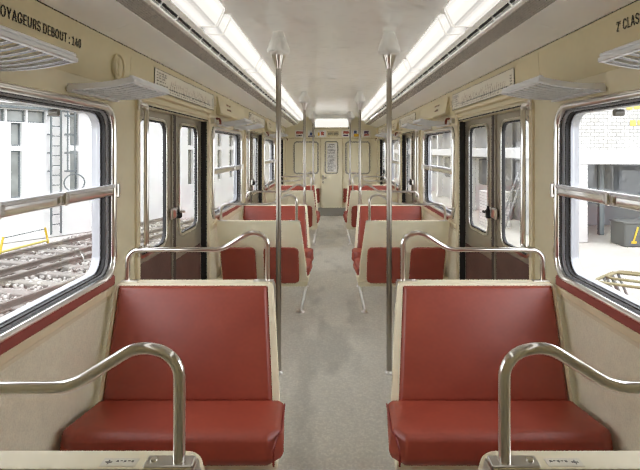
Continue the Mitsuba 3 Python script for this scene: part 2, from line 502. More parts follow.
    if s < 0:
        add(wk + '__lettering', txt('VOYAGEURS DEBOUT : 140', 0.038, (-1.1170, 1.622, 2.048), (0.0, 1, 0), (0.018, 0, 1), 0.002, width=0.566), INK)
        lab('wall_left__lettering', 'black capital lettering reading VOYAGEURS DEBOUT : 140')
    else:
        # reads towards the camera
        add(wk + '__lettering', txt('2', 0.040, (1.1170, 1.995, 2.072), (0, -1, 0), (-0.018, 0, 1), 0.002, width=0.020), INK)
        add(wk + '__lettering', txt('e', 0.016, (1.1162, 1.972, 2.099), (0, -1, 0), (-0.018, 0, 1), 0.002, width=0.009), INK)
        add(wk + '__lettering', txt('CLASSE', 0.040, (1.1170, 1.952, 2.072), (0, -1, 0), (-0.018, 0, 1), 0.002, width=0.155), INK)
    # round plaque (ventilator cap) beside the first door, left only
    if s < 0:
        m = trimesh.creation.revolve(np.array([(0, 0.012), (0.045, 0.012), (0.05, 0.006), (0.058, 0.006), (0.062, 0.014), (0.068, 0.012), (0.070, 0.0), (0, 0)]), sections=28)
        m.fix_normals()
        m.apply_transform(trimesh.transformations.rotation_matrix(math.pi / 2, (0, 1, 0)))
        m.apply_translation((-1.119, 2.565, 2.03))
        add(wk + '__round_cap', m, FRIEZE, 35)
        lab('wall_left__round_cap', 'round recessed cap set in the frieze')
        m = bx(-1.112, -1.104, 2.556, 2.574, 1.985, 2.075)
        add(wk + '__round_cap__bar', m, FRIEZE)

# ------------------------------------------------------------------ windows (k bays per side)
wn = 0
for s, sn in SIDES:
    for k in K:
        wn += 1
        o = P * k
        a0, a1 = WIN0 + o, WIN1 + o
        w = struct('window_%d' % wn, 'chrome framed two pane window with round corners on the %s wall, %s' % (sn, ORD[k]), 'window')
        zm0, zm1 = 1.375, 1.425
        ring = ringpath(a0 - 0.015, a1 + 0.015, WZ0 - 0.015, WZ1 + 0.015, 0.105, 8)
        th_ = np.arange(12) * 2 * np.pi / 12
        add(w + '__outer_frame', sweep(np.c_[np.full(len(ring), s * 1.124), ring], 0, closed=True, prof=np.c_[0.018 * np.cos(th_), 0.018 * np.sin(th_)]), CHROME, 50)
        def layer(name, oy, oz, wy, wz, x0, x1, mat):
            o_ = rrect(a0 + oy, a1 - oy, WZ0 + oz, WZ1 - oz, 0.088)
            i_ = rrect(a0 + oy + wy, a1 - oy - wy, WZ0 + oz + wz, WZ1 - oz - wz, 0.078)
            add(w + '__' + name, xprism(o_.difference(i_), s * x0, s * x1), mat, 30)
        layer('surround', -0.03, -0.03, 0.034, 0.034, 1.126, 1.205, REVEAL)
        layer('guide_channel', 0.0, 0.0, 0.036, 0.012, 1.138, 1.205, CHANNEL)
        layer('gasket', 0.035, 0.010, 0.007, 0.007, 1.140, 1.20, RUBBER)
        layer('outer_lining', 0.042, 0.016, 0.010, 0.005, 1.160, 1.20, CHANNEL)
        add(w + '__middle_rail', rbox(min(s * 1.112, s * 1.19), max(s * 1.112, s * 1.19), a0 - 0.012, a1 + 0.012, zm0, zm1, 0.012), CHROME, 40)
        add(w + '__rail_lip', cbox(s * 1.106, s * 1.13, a0, a1, zm1 - 0.012, zm1 + 0.006, 0.003), ALU)
        add(w + '__upper_pane', trimesh.Trimesh([(s * 1.158, a0 + 0.02, zm1), (s * 1.158, a1 - 0.02, zm1), (s * 1.158, a1 - 0.02, WZ1 - 0.015), (s * 1.158, a0 + 0.02, WZ1 - 0.015)], [[0, 1, 2], [0, 2, 3]], process=False), GLASS)
        add(w + '__lower_pane', trimesh.Trimesh([(s * 1.166, a0 + 0.015, WZ0 + 0.01), (s * 1.166, a1 - 0.015, WZ0 + 0.01), (s * 1.166, a1 - 0.015, zm0), (s * 1.166, a0 + 0.015, zm0)], [[0, 1, 2], [0, 2, 3]], process=False), GLASS)
        for yy in (1.62, 2.03):
            if k == 0 or yy > 2:
                lt = add(w + '__rail_latch', cbox(s * 1.101, s * 1.115, yy + o - 0.03, yy + o + 0.04, zm0 + 0.012, zm1 - 0.004, 0.004), STEEL)
                add(lt + '__latch_tab', cbox(s * 1.092, s * 1.103, yy + o - 0.012, yy + o + 0.004, zm0 + 0.002, zm1 + 0.008, 0.002), CHROME)
        kn = trimesh.creation.cylinder(radius=0.014, height=0.036, sections=16)
        kn.apply_transform(trimesh.transformations.rotation_matrix(math.pi / 2, (0, 1, 0)))
        kn.apply_translation((s * 1.146, 2.03 + o, 1.755))
        kb = add(w + '__pane_knob', kn, GREYM, 30)
        add(w + '__corner_cover', cbox(s * 1.095, s * 1.13, a1 + 0.012, a1 + 0.04, zm0 - 0.012, zm1 + 0.012, 0.005), STEEL)

# ------------------------------------------------------------------ doors
dn = 0
leafcache = {}
for s, sn in SIDES:
    for k in K:
        dn += 1
        o = P * k
        d = struct('door_%d' % dn, 'pair of grey metal sliding door leaves with round cornered windows, %s wall, %s' % (sn, ORD[k]), 'door')
        for j, (a, b) in enumerate(((DOOR0 + 0.002, 3.672), (3.688, DOOR1 - 0.002))):
            c = (a + b) / 2
            g0, g1, gz0, gz1 = c - 0.255, c + 0.255, 0.955, 1.80
            if (s, j) not in leafcache:
                pg = sbox(a, 0.012, b, 1.862).difference(rrect(g0, g1, gz0, gz1, 0.085))
                L = {}
                L['leaf'] = mikit.ply(xprism(pg, s * 1.185, s * 1.205), DOORM)
                L['window_frame'] = mikit.ply(frame_x(s, g0, g1, gz0, gz1, 0.08, 0.018, 1.178, 1.207), CHROME, 30)
                L['window_gasket'] = mikit.ply(frame_x(s, g0 + 0.01, g1 - 0.01, gz0 + 0.01, gz1 - 0.01, 0.075, 0.012, 1.184, 1.204), RUBBER, 30)
                L['pane'] = mikit.ply(trimesh.Trimesh([(s * 1.195, g0, gz0), (s * 1.195, g1, gz0), (s * 1.195, g1, gz1), (s * 1.195, g0, gz1)], [[0, 1, 2], [0, 2, 3]], process=False), GLASS)
                L['brown_panel'] = mikit.ply(cbox(s * 1.181, s * 1.19, a + 0.05, b - 0.035, 0.05, 0.905 if j == 0 else 0.78, 0.002), DOORB)  # brown lower part of the leaf, reaching higher on the nearer leaf
                L['edge_stile'] = mikit.ply(cbox(s * 1.172, s * 1.20, (b - 0.03) if j == 0 else a, b if j == 0 else (a + 0.03), 0.012, 1.862, 0.004), DOORM)
                L['rubber_edge'] = mikit.ply(cbox(s * 1.168, s * 1.206, b - 0.018 if j == 0 else a - 0.0075, b + 0.0075 if j == 0 else a + 0.018, 0.012, 1.862, 0.003), SEAM)
                leafcache[(s, j)] = L
            at = T().translate([0, o, 0])
            lf = None
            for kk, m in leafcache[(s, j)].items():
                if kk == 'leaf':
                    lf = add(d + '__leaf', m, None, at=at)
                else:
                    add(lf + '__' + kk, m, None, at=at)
        # latch on the seam
        lt = add(d + '__latch_handle', cbox(s * 1.150, s * 1.178, 3.575 + o, 3.67 + o, 1.105, 1.185, 0.012), CHROME)
        add(lt + '__lever', sweep(fillet([(s * 1.145, 3.70 + o, 1.19), (s * 1.135, 3.70 + o, 1.15), (s * 1.135, 3.79 + o, 1.14)], 0.01), 0.010, 10), STEEL if s < 0 else RUBBER, 40)
        add(lt + '__bolt_knob', rbox(min(s * 1.13, s * 1.18), max(s * 1.13, s * 1.18), 3.70 + o, 3.735 + o, 1.10, 1.165, 0.01), RUBBER, 40)
        add(lt + '__keeper', cbox(s * 1.158, s * 1.18, 3.69 + o, 3.735 + o, 1.11, 1.18, 0.006), STEEL)

        # grab bar on the near pillar
        pos = ('beside the first', 'beside the second', 'beside the last')[k]
        gb = thing('grab_bar', 'vertical chrome grab bar %s doors of the %s wall' % (pos, sn), 'grab bar', 'grab bars beside the doors')
        yb = DOOR0 + 0.012 + o
        path = fillet([(s * 1.125, DOOR0 - 0.03 + o, 1.862), (s * 1.085, DOOR0 - 0.03 + o, 1.862), (s * 1.085, yb, 1.858), (s * 1.085, yb, 1.045), (s * 1.085, DOOR0 - 0.03 + o, 1.03), (s * 1.125, DOOR0 - 0.03 + o, 1.03)], [0.02, 0.05, 0.05, 0.02], 5)
        add(gb + '__bar', sweep(path, 0.0145, 12), CHROME, 50)
        for z in (1.862, 1.03):
            add(gb + '__bracket', cbox(s * 1.100, s * 1.114, DOOR0 - 0.05 + o, DOOR0 - 0.012 + o, z - 0.03, z + 0.03, 0.004), STEEL)
        # red emergency handle on the far pillar
        eh = thing('emergency_handle', 'small red brown handle on the pillar past the %s doors, %s wall' % (('first', 'second', 'last')[k], sn), 'handle', 'emergency handles on the pillars')
        add(eh + '__mount', cbox(s * 1.09, s * 1.13, 4.62 + o, 4.66 + o, 1.855, 1.905, 0.005), STEEL)
        add(eh + '__grip', sweep(fillet([(s * 1.085, 4.64 + o, 1.90), (s * 1.05, 4.64 + o, 1.895), (s * 1.045, 4.64 + o, 1.845)], 0.015), 0.010, 10), COPPER, 40)
        hs = thing('door_stop', 'small chrome catch low on the pillar past the %s doors, %s wall' % (('first', 'second', 'last')[k], sn), 'catch', 'small catches on the pillars')
        add(hs + '__catch', sweep(fillet([(s * 1.13, 4.56 + o, 1.07), (s * 1.07, 4.56 + o, 1.07), (s * 1.07, 4.66 + o, 1.065), (s * 1.115, 4.66 + o, 1.065)], 0.02, 4), 0.009, 8), STEEL, 40)

# ------------------------------------------------------------------ line maps over the doors
for s, sn in SIDES:
    for k in K:
        o = P * k
        lm = thing('line_map', 'white line map with slanted station names over the %s doors of the %s wall' % (('first', 'second', 'last')[k], sn), 'line map', 'line maps over the doors')
        y0, y1, z0, z1 = 3.10 + o, 4.66 + o, 1.980, 2.114
        base = 1.1175
        def wall_x(z):
            return 1.118 - (z - 2.05) * 0.0177
        def card(ya, yb, za, zb, off, th=0.003):
            m = trimesh.creation.box((1, 1, 1))
            v = m.vertices.copy()
            Z = np.where(v[:, 2] > 0, zb, za)
            Xw = wall_x(Z) + 0.003 - off - np.where(v[:, 0] > 0, 0, th)
            m.vertices = np.c_[s * Xw, np.where(v[:, 1] > 0, yb, ya), Z]
            m.fix_normals()
            return m
        add(lm + '__card', card(y0, y1, z0, z1, 0.004, 0.004), MAPW)
        t = 0.004
        add(lm + '__border', cat(card(y0 - t, y1 + t, z1, z1 + t, 0.004, 0.006), card(y0 - t, y1 + t, z0 - t, z0, 0.004, 0.006), card(y0 - t, y0, z0, z1, 0.004, 0.006), card(y1, y1 + t, z0, z1, 0.004, 0.006)), INKG)
        r2 = random.Random(11 + k)
        def Y(t):     # reading direction: away from the camera on the left, towards it on the right
            return y0 + t if s < 0 else y1 - t
        def seg(t0, t1, za, zb):
            return card(min(Y(t0), Y(t1)), max(Y(t0), Y(t1)), za, zb, 0.0075, 0.001)
        add(lm + '__route_line', seg(0.28, 1.46, 2.012, 2.0165), INK)
        for q in range(27):
            t0 = 0.30 + q * 0.042
            ln = 0.030 + 0.040 * r2.random()
            zz = 2.024
            n = max(2, int(ln / 0.009))
            ms = [seg(t0 + i * 0.0046, t0 + i * 0.0046 + 0.0065, zz + i * 0.009, zz + i * 0.009 + 0.0088) for i in range(n)]
            add(lm + '__station_name', cat(*ms), INKB)
            if k == 0:
                add(lm + '__station_mark', seg(t0 - 0.003, t0 + 0.005, 2.005, 2.0225), INK)
        ms = []
        for za in (2.092, 2.076, 2.058, 2.040, 2.02, 2.0):
            t0 = 0.03
            while t0 < 0.2:
                w_ = 0.015 + 0.04 * r2.random()
                ms.append(seg(t0, t0 + w_, za, za + 0.008)); t0 += w_ + 0.012
        for q in range(20):
            t0 = 0.30 + q * 0.05
            ms.append(seg(t0, t0 + 0.015 + 0.015 * r2.random(), 1.991, 1.999))
        for q in range(5):
            ms.append(seg(1.49, 1.53, 2.0 + q * 0.018, 2.007 + q * 0.018))
        sp_ = add(lm + '__small_print', cat(*ms), INKG)
        labels[sp_] = {'kind': 'stuff'}
        # little bills beside the map
        nb = thing('notice_card', 'small faded notice past the %s line map of the %s wall' % (('first', 'second', 'last')[k], sn), 'notice', 'small notices beside the line maps')
        add(nb + '__card', card(4.70 + o, 4.765 + o, 2.015, 2.095, 0.004, 0.003), TRIMB)
        add(nb + '__print', cat(*[card(4.71 + o, 4.74 + o + 0.015 * r2.random(), 2.025 + i * 0.013, 2.031 + i * 0.013, 0.0068, 0.001) for i in range(5)]), INKB)

# ------------------------------------------------------------------ end wall
we = struct('wall_end', 'cream end wall of the carriage with a cab door in the middle', 'wall')
body = Polygon([(-1.22, -0.06), (1.22, -0.06), (1.22, 2.2), (0.8, 2.5), (-0.8, 2.5), (-1.22, 2.2)])
add(we + '__panel', yprism(body, YE, YE + 0.05), ENDW)
add(we + '__plinth', cbox(-1.13, 1.13, YE - 0.02, YE + 0.01, 0.0, 0.2, 0.004), THRESH)
add(we + '__upper_moulding', cbox(-1.12, 1.12, YE - 0.03, YE + 0.01, 1.895, 1.92, 0.005), TRIMB)
add(we + '__bulkhead', rbox(-0.56, 0.56, 11.86, YE + 0.04, 2.365, 2.48, 0.04), CEIL, 40)
struct('wall_rear', 'plain end wall behind the viewpoint', 'wall')
add('wall_rear', yprism(body, Y0 - 0.05, Y0), ENDW)
cd = struct('door_7', 'cream hinged cab door in the middle of the end wall', 'door')
add(cd + '__leaf', cbox(-0.25, 0.26, YE - 0.018, YE + 0.01, 0.2, 1.88, 0.004), ENDW)
for x0, x1, z0, z1 in ((-0.275, -0.255, 0.2, 1.90), (0.265, 0.285, 0.2, 1.90)):
    add(cd + '__jamb', cbox(x0, x1, YE - 0.03, YE + 0.01, z0, z1, 0.004), TRIMB)
h = add(cd + '__handle', sweep(fillet([(-0.205, YE - 0.01, 0.945), (-0.205, YE - 0.07, 0.945), (-0.11, YE - 0.07, 0.94)], 0.02), 0.014, 10), STEEL, 40)
add(h + '__rose', cbox(-0.235, -0.175, YE - 0.03, YE - 0.017, 0.88, 1.0, 0.006), STEEL)
add(cd + '__keyhole', cbox(-0.22, -0.19, YE - 0.026, YE - 0.017, 0.80, 0.85, 0.005), GREYM)
def frame_y(a0, a1, b0, b1, r, w, y0, y1):
    pg = rrect(a0 - w, a1 + w, b0 - w, b1 + w, r + w).difference(rrect(a0, a1, b0, b1, r))
    return yprism(pg, y0, y1)
add(cd + '__window_frame', frame_y(-0.14, 0.14, 1.06, 1.815, 0.04, 0.026, YE - 0.034, YE - 0.01), GREYF, 30)
add(cd + '__window_blind', yprism(rrect(-0.142, 0.142, 1.058, 1.817, 0.04), YE - 0.022, YE - 0.016), BLIND)
po = thing('notice_poster', 'tall white notice of small print on the cab door window', 'poster')
add(po + '__sheet', cbox(-0.118, 0.130, YE - 0.030, YE - 0.021, 1.075, 1.79, 0.001), PAPER)
r2 = random.Random(3)
ms = [bx(-0.07, 0.08, YE - 0.032, YE - 0.0295, 1.735, 1.755)]
z = 1.71
while z > 1.1:
    if r2.random() > 0.12:
        ms.append(bx(-0.095, -0.095 + (0.12 + 0.085 * r2.random()), YE - 0.032, YE - 0.0295, z, z + 0.008))
    z -= 0.019
add(po + '__print', cat(*ms), INKG)
for i, (x0, x1) in enumerate(((-0.90, -0.35), (0.37, 0.92))):
    w = struct('window_%d' % (7 + i), 'metal framed end wall window with a drawn cream blind, %s of the cab door' % ('left' if i == 0 else 'right'), 'window')
    add(w + '__frame', frame_y(x0, x1, 1.06, 1.80, 0.05, 0.034, YE - 0.022, YE + 0.005), GREYF, 30)
    add(w + '__blind', yprism(rrect(x0, x1, 1.06, 1.80, 0.05), YE - 0.008, YE + 0.002), BLIND)
# advertising cards
def ad(x0, x1, label, blobs):
    a = thing('advert_card', label, 'advert', 'advert cards over the end wall')
    add(a + '__card', cbox(x0, x1, YE - 0.012, YE + 0.004, 1.935, 2.105, 0.002), PAPER)
    for (u0, u1, w0, w1, m, nm) in blobs:
        xa, xb = x0 + (x1 - x0) * u0, x0 + (x1 - x0) * u1
        add(a + '__' + nm, rbox(xa, xb, YE - 0.016, YE - 0.008, 1.935 + 0.17 * w0, 1.935 + 0.17 * w1, 0.0035), m, 30)
ad(-0.895, -0.665, 'small advert card with reddish lettering, leftmost above the end wall', ((.1, .9, .5, .85, ADR, 'red_print'), (.15, .7, .12, .3, INK, 'dark_print')))
ad(-0.585, -0.405, 'small advert card with a blue mark, second from left above the end wall', ((.3, .6, .3, .65, ADB, 'blue_print'), (.1, .95, .05, .25, ADP, 'purple_print')))
ad(-0.345, -0.135, 'small advert card with a red figure, just left of the plate above the cab door', ((.4, .75, .3, .8, ADR, 'red_print'), (.05, .25, .2, .7, ADY, 'yellow_print')))
ad(0.25, 0.50, 'small advert card with pink lines, just right of the plate above the cab door', ((.15, .9, .5, .85, ADR, 'red_print'), (.15, .65, .15, .35, ADP, 'purple_print')))
ad(0.52, 0.74, 'small advert card with a bright yellow shape, second from right above the end wall', ((.1, .9, .05, .5, ADY, 'yellow_print'), (.15, .45, .55, .95, ADB, 'blue_print')))
ad(0.76, 0.96, 'small advert card with a dark and red picture, rightmost above the end wall', ((.2, .75, .5, .9, ADP, 'dark_print'), (.2, .8, .2, .45, ADR, 'red_print')))
g = thing('number_plate', 'grey plate with dark marks above the cab door', 'plate')
add(g + '__plate', cbox(-0.105, 0.17, YE - 0.012, YE + 0.004, 1.955, 2.085, 0.003), FRIEZE)
add(g + '__marks', cat(*[bx(-0.085 + i * 0.03 + (0.02 if i > 3 else 0), -0.063 + i * 0.03 + (0.02 if i > 3 else 0), YE - 0.014, YE - 0.01, 1.995, 2.05) for i in range(8)]), INKG)
# end lamp
def lampfn(scale, f=None):
    c = [1.0 * scale, 0.97 * scale, 0.91 * scale]
    return {'type': 'area', 'radiance': {'type': 'rgb', 'value': c}}


el = thing('end_lamp', 'wide lit lamp box above the end wall', 'lamp')
add(el + '__diffuser', rbox(-0.40, 0.41, 11.95, 12.12, 2.17, 2.365, 0.02), 'm_lamp', 40, emitter=lampfn(LAMP * 1.0))
for x in (-0.455, 0.405):
    add(el + '__bracket', cbox(x, x + 0.055, 11.93, 12.28, 2.13, 2.37, 0.006), GREYM)
add(el + '__housing', cbox(-0.40, 0.41, 12.12, 12.28, 2.16, 2.365, 0.006), ENDW)

# ------------------------------------------------------------------ ceiling lights
# faceted translucent covers: bands of the cover in front of the tubes are brighter than its ridges and edges
dif, rim = {}, {}
UL = 1.47
ORDS = ('first', 'second', 'third', 'fourth', 'fifth', 'sixth', 'seventh', 'eighth', 'ninth', 'tenth')
PROF = [(0.800, 2.318), (0.783, 2.3125), (0.757, 2.311), (0.722, 2.309), (0.699, 2.307), (0.684, 2.309), (0.676, 2.315), (0.655, 2.359), (0.639, 2.392), (0.628, 2.415), (0.640, 2.425)]
GLOW = [0.62, 0.86, 1.08, 0.92, 0.70, 0.62, 0.98, 1.10, 0.90, 0.70]
RIMG = lampfn(LAMP * 0.70)
for s, sn in SIDES:
    c = np.array((0.72, 2.40))
    L = UL - 0.045
    def ringat(y, sc):
        return [np.array((s * (c[0] + (x - c[0]) * sc), y, c[1] + (z - c[1]) * sc)) for x, z in PROF]
    st_ = [(0.0, 0.72), (0.02, 0.90), (0.05, 0.985), (0.075, 1.0), (L - 0.075, 1.0), (L - 0.05, 0.985), (L - 0.02, 0.90), (L, 0.72)]
    rings = [ringat(y, sc) for y, sc in st_]
    bands = []
    for i in range(len(PROF) - 1):
        v, f = [], []
        for r in rings:
            v += [r[i], r[i + 1]]
        for j in range(len(rings) - 1):
            q = [2 * j, 2 * j + 1, 2 * j + 3, 2 * j + 2]
            f += [[q[0], q[1], q[2]], [q[0], q[2], q[3]]]
        m = trimesh.Trimesh(np.array(v), f, process=False)
        if (m.face_normals[6] @ (np.array(v[0]) - np.array((s * c[0], 0, c[1])))) < 0:
            m.invert()
        bands.append(mikit.ply(m, 'm_lamp'))
    dif[s] = bands
    def hullband(y0, y1, sc):
        return trimesh.convex.convex_hull(np.array([p for y in (y0, y1) for p in ringat(y, sc)]))
    rim[s] = [mikit.ply(hullband(L - 0.088, L - 0.062, 1.03), LAMPRIM, 20), mikit.ply(hullband(0.062, 0.088, 1.03), LAMPRIM, 20), mikit.ply(hullband(-0.03, UL + 0.03, 0.70), LAMPRIM, 20)]
    i = 0
    for n in range(-1, 9):
        y = 0.03 + n * UL
        if y + UL > YE:
            break
        i += 1
        cl = thing('ceiling_light', 'lit ceiling light with faceted cover, %s from the camera in the %s row' % (ORDS[i - 1], sn), 'light', 'ceiling lights in two rows')
        at = T().translate([0, y, 0])
        for q, gl in zip(dif[s], GLOW):
            add(cl + '__cover_facet', {**q, 'emitter': lampfn(LAMP * gl)}, None, at=at)
        for q in rim[s][:2]:
            add(cl + '__end_rim', {**q, 'emitter': RIMG}, None, at=at)
        add(cl + '__housing', {**rim[s][2], 'emitter': lampfn(LAMP * 0.45)}, None, at=at)

# ------------------------------------------------------------------ poles
for k in K:
    for s, sn in SIDES:
        px, py = s * 0.398, 3.6 + P * k
        p = thing('grab_pole', 'floor to ceiling steel grab pole %s of the aisle, %s' % (sn, ORD[k]), 'pole', 'grab poles along the aisle')
        add(p + '__tube', lathe([(0, 0.004), (0.019, 0.004), (0.019, 2.27), (0, 2.27)], px, py, 20), POLE, 40)
        add(p + '__floor_flange', lathe([(0, 0), (0.034, 0), (0.034, 0.008), (0.022, 0.02), (0.0, 0.02)], px, py, 20), STEEL, 30)
        add(p + '__collar', lathe([(0, 2.19), (0.020, 2.19), (0.028, 2.215), (0.052, 2.285), (0.05, 2.29), (0, 2.29)], px, py, 24), CHROME, 30)
        add(p + '__ceiling_fairing', lathe([(0, 2.285), (0.055, 2.285), (0.075, 2.298), (0.083, 2.32), (0.066, 2.38), (0.045, 2.43), (0.04, 2.46), (0, 2.46)], px, py, 24), CEIL, 50)

# ------------------------------------------------------------------ double seats
def place(m, s, f):
    v = np.asarray(m.vertices)
    mm = trimesh.Trimesh(np.c_[s * (W - v[:, 0]), f * v[:, 1], v[:, 2]], m.faces.copy(), process=False)
    if s * f > 0:
        mm.invert()
    return mm
SL = 0.39
def vfront(z):
    return (0.94 - z) * SL
def frame_mesh():
    pg = Polygon([(0.035, 0.255), (0.885, 0.255), (0.818, 0.94), (0.035, 0.94)]).buffer(-0.03).buffer(0.03, quad_segs=5)
    m = trimesh.creation.extrude_polygon(pg, 0.04, engine='earcut')
    v = m.vertices
    m.vertices = np.c_[v[:, 0], v[:, 2] - 0.04 + vfront(v[:, 1]), v[:, 1]]
    m.fix_normals()
    return m
def lip_mesh():
    """raised lip round the front of the shell, beside the pad"""
    A = Polygon([(0.035, 0.42), (0.874, 0.42), (0.818, 0.94), (0.035, 0.94)]).buffer(-0.03).buffer(0.03, quad_segs=5)
    B = Polygon([(0.052, 0.30), (0.852, 0.30), (0.793, 0.924), (0.049, 0.924)])
    m = trimesh.creation.extrude_polygon(A.difference(B), 0.022, engine='earcut') if A.difference(B).geom_type == 'Polygon' else cat(*[trimesh.creation.extrude_polygon(q, 0.022, engine='earcut') for q in A.difference(B).geoms])
    v = m.vertices
    m.vertices = np.c_[v[:, 0], v[:, 2] + vfront(v[:, 1]), v[:, 1]]
    m.fix_normals()
    return m
def zp(u, z, off=0.0):
    return (u, vfront(z) + off, z)
pad0 = pillow(zp(0.054, 0.43), zp(0.050, 0.924), zp(0.792, 0.924), zp(0.842, 0.43), 0.035, 0.024, 0.012)
if np.cross(pad0.vertices[pad0.faces[60][1]] - pad0.vertices[pad0.faces[60][0]], pad0.vertices[pad0.faces[60][2]] - pad0.vertices[pad0.faces[60][0]])[1] < 0:
    pad0 = pillow(zp(0.054, 0.43), zp(0.842, 0.43), zp(0.792, 0.924), zp(0.050, 0.924), 0.035, 0.024, 0.012)
cush0 = rhull([(0.068, 0.262, 0.385), (0.862, 0.262, 0.385), (0.052, 0.50, 0.392), (0.882, 0.50, 0.392), (0.085, 0.535, 0.392), (0.850, 0.535, 0.392),
               (0.068, 0.248, 0.425), (0.862, 0.248, 0.425), (0.055, 0.49, 0.446), (0.876, 0.49, 0.446), (0.09, 0.522, 0.442), (0.845, 0.522, 0.442), (0.48, 0.40, 0.452)], 0.036)
frame0, lip0 = frame_mesh(), lip_mesh()
pip0 = sweep(fillet([(0.897, 0.24, 0.445), (0.908, 0.47, 0.466), (0.895, 0.535, 0.462), (0.884, 0.572, 0.43), (0.884, 0.572, 0.37)], 0.03, 5), 0.004, 8)
under0 = cat(cbox(0.06, 0.89, 0.20, 0.50, 0.30, 0.362, 0.006))
brk0 = cbox(0.0, 0.07, 0.16, 0.50, 0.24, 0.36, 0.006)
leg0 = cat(sweep(np.array([(0.872, 0.37, 0.33), (0.862, 0.34, 0.24), (0.815, 0.235, 0.014)]), 0.0145, 12))
foot0 = lathe([(0, 0), (0.036, 0), (0.036, 0.006), (0.018, 0.022), (0, 0.022)], 0.815, 0.228, 18)
rail0 = sweep(fillet([(0.075, -0.02, 0.93), (0.075, -0.02, 1.098), (0.555, -0.02, 1.098), (0.70, -0.02, 1.19), (0.786, -0.02, 1.165), (0.786, -0.02, 0.93)], [0.06, 0.16, 0.09, 0.085], 8), 0.0125, 14)
plate0 = cat(cbox(0.715, 0.817, -0.038, 0.0, 0.938, 0.9445, 0.002),
             trimesh.convex.convex_hull(np.array([(u + du, v, z) for (u, z) in ((0.8145, 0.935), (0.823, 0.84)) for du in (0.0, 0.006) for v in (-0.038 + vfront(z) - 0.0, vfront(z))])))
plate1 = cbox(0.045, 0.13, -0.038, 0.0, 0.938, 0.9445, 0.002)
screw0 = lathe([(0, 0.944), (0.008, 0.944), (0.007, 0.9485), (0, 0.9485)], 0.732, -0.019, 12)
sticker0 = cbox(0.622, 0.698, -0.034, -0.006, 0.9395, 0.9412, 0.0005)
sprint0 = cat(*[bx(0.652 + i * 0.008, 0.657 + i * 0.008, -0.020 + 0.003 * (i % 2), -0.014, 0.9408, 0.9418) for i in range(5)], bx(0.63, 0.644, -0.022, -0.018, 0.9408, 0.9418), bx(0.635, 0.638, -0.027, -0.013, 0.9408, 0.9418))
jump0 = {}
parts = [('backrest_frame', frame0, CREAM, 30), ('backrest_frame__lip', lip0, CREAM, 30), ('back_cushion', pad0, RED, True), ('seat_cushion', cush0, RED, 40), ('seat_cushion__piping', pip0, PIPING, 40),
         ('underframe', under0, CREAM, False), ('wall_bracket', brk0, CREAM, False), ('leg', leg0, CHROME, 40), ('leg__foot', foot0, CHROME, 30),
         ('grab_rail', rail0, CHROME, 50), ('grab_rail__aisle_plate', plate0, STEEL, 20), ('grab_rail__wall_plate', plate1, STEEL, 20), ('grab_rail__screw', screw0, CHROME, 30)]
cache = {}
def seat(s, f, y, label, sticker):
    if (s, f) not in cache:
        cache[(s, f)] = [(n, mikit.ply(place(m, s, f), mat, sm)) for n, m, mat, sm in parts + [('number_sticker', sticker0, MAPW, False), ('number_sticker__print', sprint0, INKG, False)]]
    k = thing('double_seat', label, 'seat', 'red double seats along the car')
    at = T().translate([0, y, 0])
    for n, m in cache[(s, f)]:
        if 'sticker' in n and not sticker:
            continue
        add(k + '__' + n, m, None, at=at)
    return k
YA, YB = 1.13, 2.52
for k in K:
    for s, sn in SIDES:
        seat(s, 1, (1.078 if k == 0 else YA + P * k), 'cream backed double seat facing away, %s of the aisle, %s' % (sn, ('nearest the camera', 'past the first doors', 'past the second doors')[k]), k == 0)
        seat(s, -1, YB + P * k, 'red vinyl double seat facing the camera, %s of the aisle, %s' % (sn, ('before the first doors', 'before the second doors', 'before the last doors')[k]), False)

# fold-down jump seats on the rear of the seat backs and on the end wall
def jump_mesh(u0, u1, z0, z1):
    """hangs on the rear face of a seat back; v measured from the rear face backwards (negative)."""
    cr, rr_ = 0.034, 0.014
    pts = []
    for cu, su in ((u0 + cr + rr_, -1), (u1 - cr - rr_, 1)):
        for cz, sz in ((z0 + cr + rr_, -1), (z1 - cr - rr_, 1)):
            for q in np.linspace(0, math.pi / 2, 5):
                for vv in (-0.032, -0.014):
                    pts.append((cu + su * cr * math.cos(q), vv, cz + sz * cr * math.sin(q)))
    m = rhull(pts, rr_)
    v = m.vertices
    m.vertices = np.c_[v[:, 0], v[:, 1] - 0.042 + vfront(v[:, 2]) , v[:, 2]]
    return m
for k in (1, 2):
    for s, sn in SIDES:
        for j, (u0, u1) in enumerate(((0.055, 0.385), (0.465, 0.80))):
            jk = thing('jump_seat', 'folded red jump seat behind the %s cream seat past the %s doors, %s side' % (sn, ('first', 'second')[k - 1], ('window', 'aisle')[j]), 'jump seat', 'folded jump seats')
            at = T().translate([0, YA + P * k, 0])
            kk = ('j', s, j)
            if kk not in cache:
                hinge = sweep(np.array([(u0 + 0.04, -0.06 + vfront(0.34), 0.345), (u1 - 0.04, -0.06 + vfront(0.34), 0.345)]), 0.008, 8)
                cache[kk] = (mikit.ply(place(jump_mesh(u0, u1, 0.30, 0.678), s, 1), RED, 40), mikit.ply(place(hinge, s, 1), GREYM, 40))
            add(jk + '__cushion', cache[kk][0], None, at=at)
            add(jk + '__hinge', cache[kk][1], None, at=at)
for s, sn in SIDES:
    jk = thing('jump_seat', 'folded red jump seat on the end wall, %s of the cab door' % sn, 'jump seat', 'folded jump seats')
    xs = sorted((s * 0.29, s * 0.66))
    add(jk + '__cushion', rbox(xs[0], xs[1], YE - 0.075, YE - 0.025, 0.33, 0.68, 0.02), RED, 40)
    add(jk + '__hinge', cbox(xs[0] + 0.03, xs[1] - 0.03, YE - 0.03, YE, 0.36, 0.39, 0.004), GREYM)

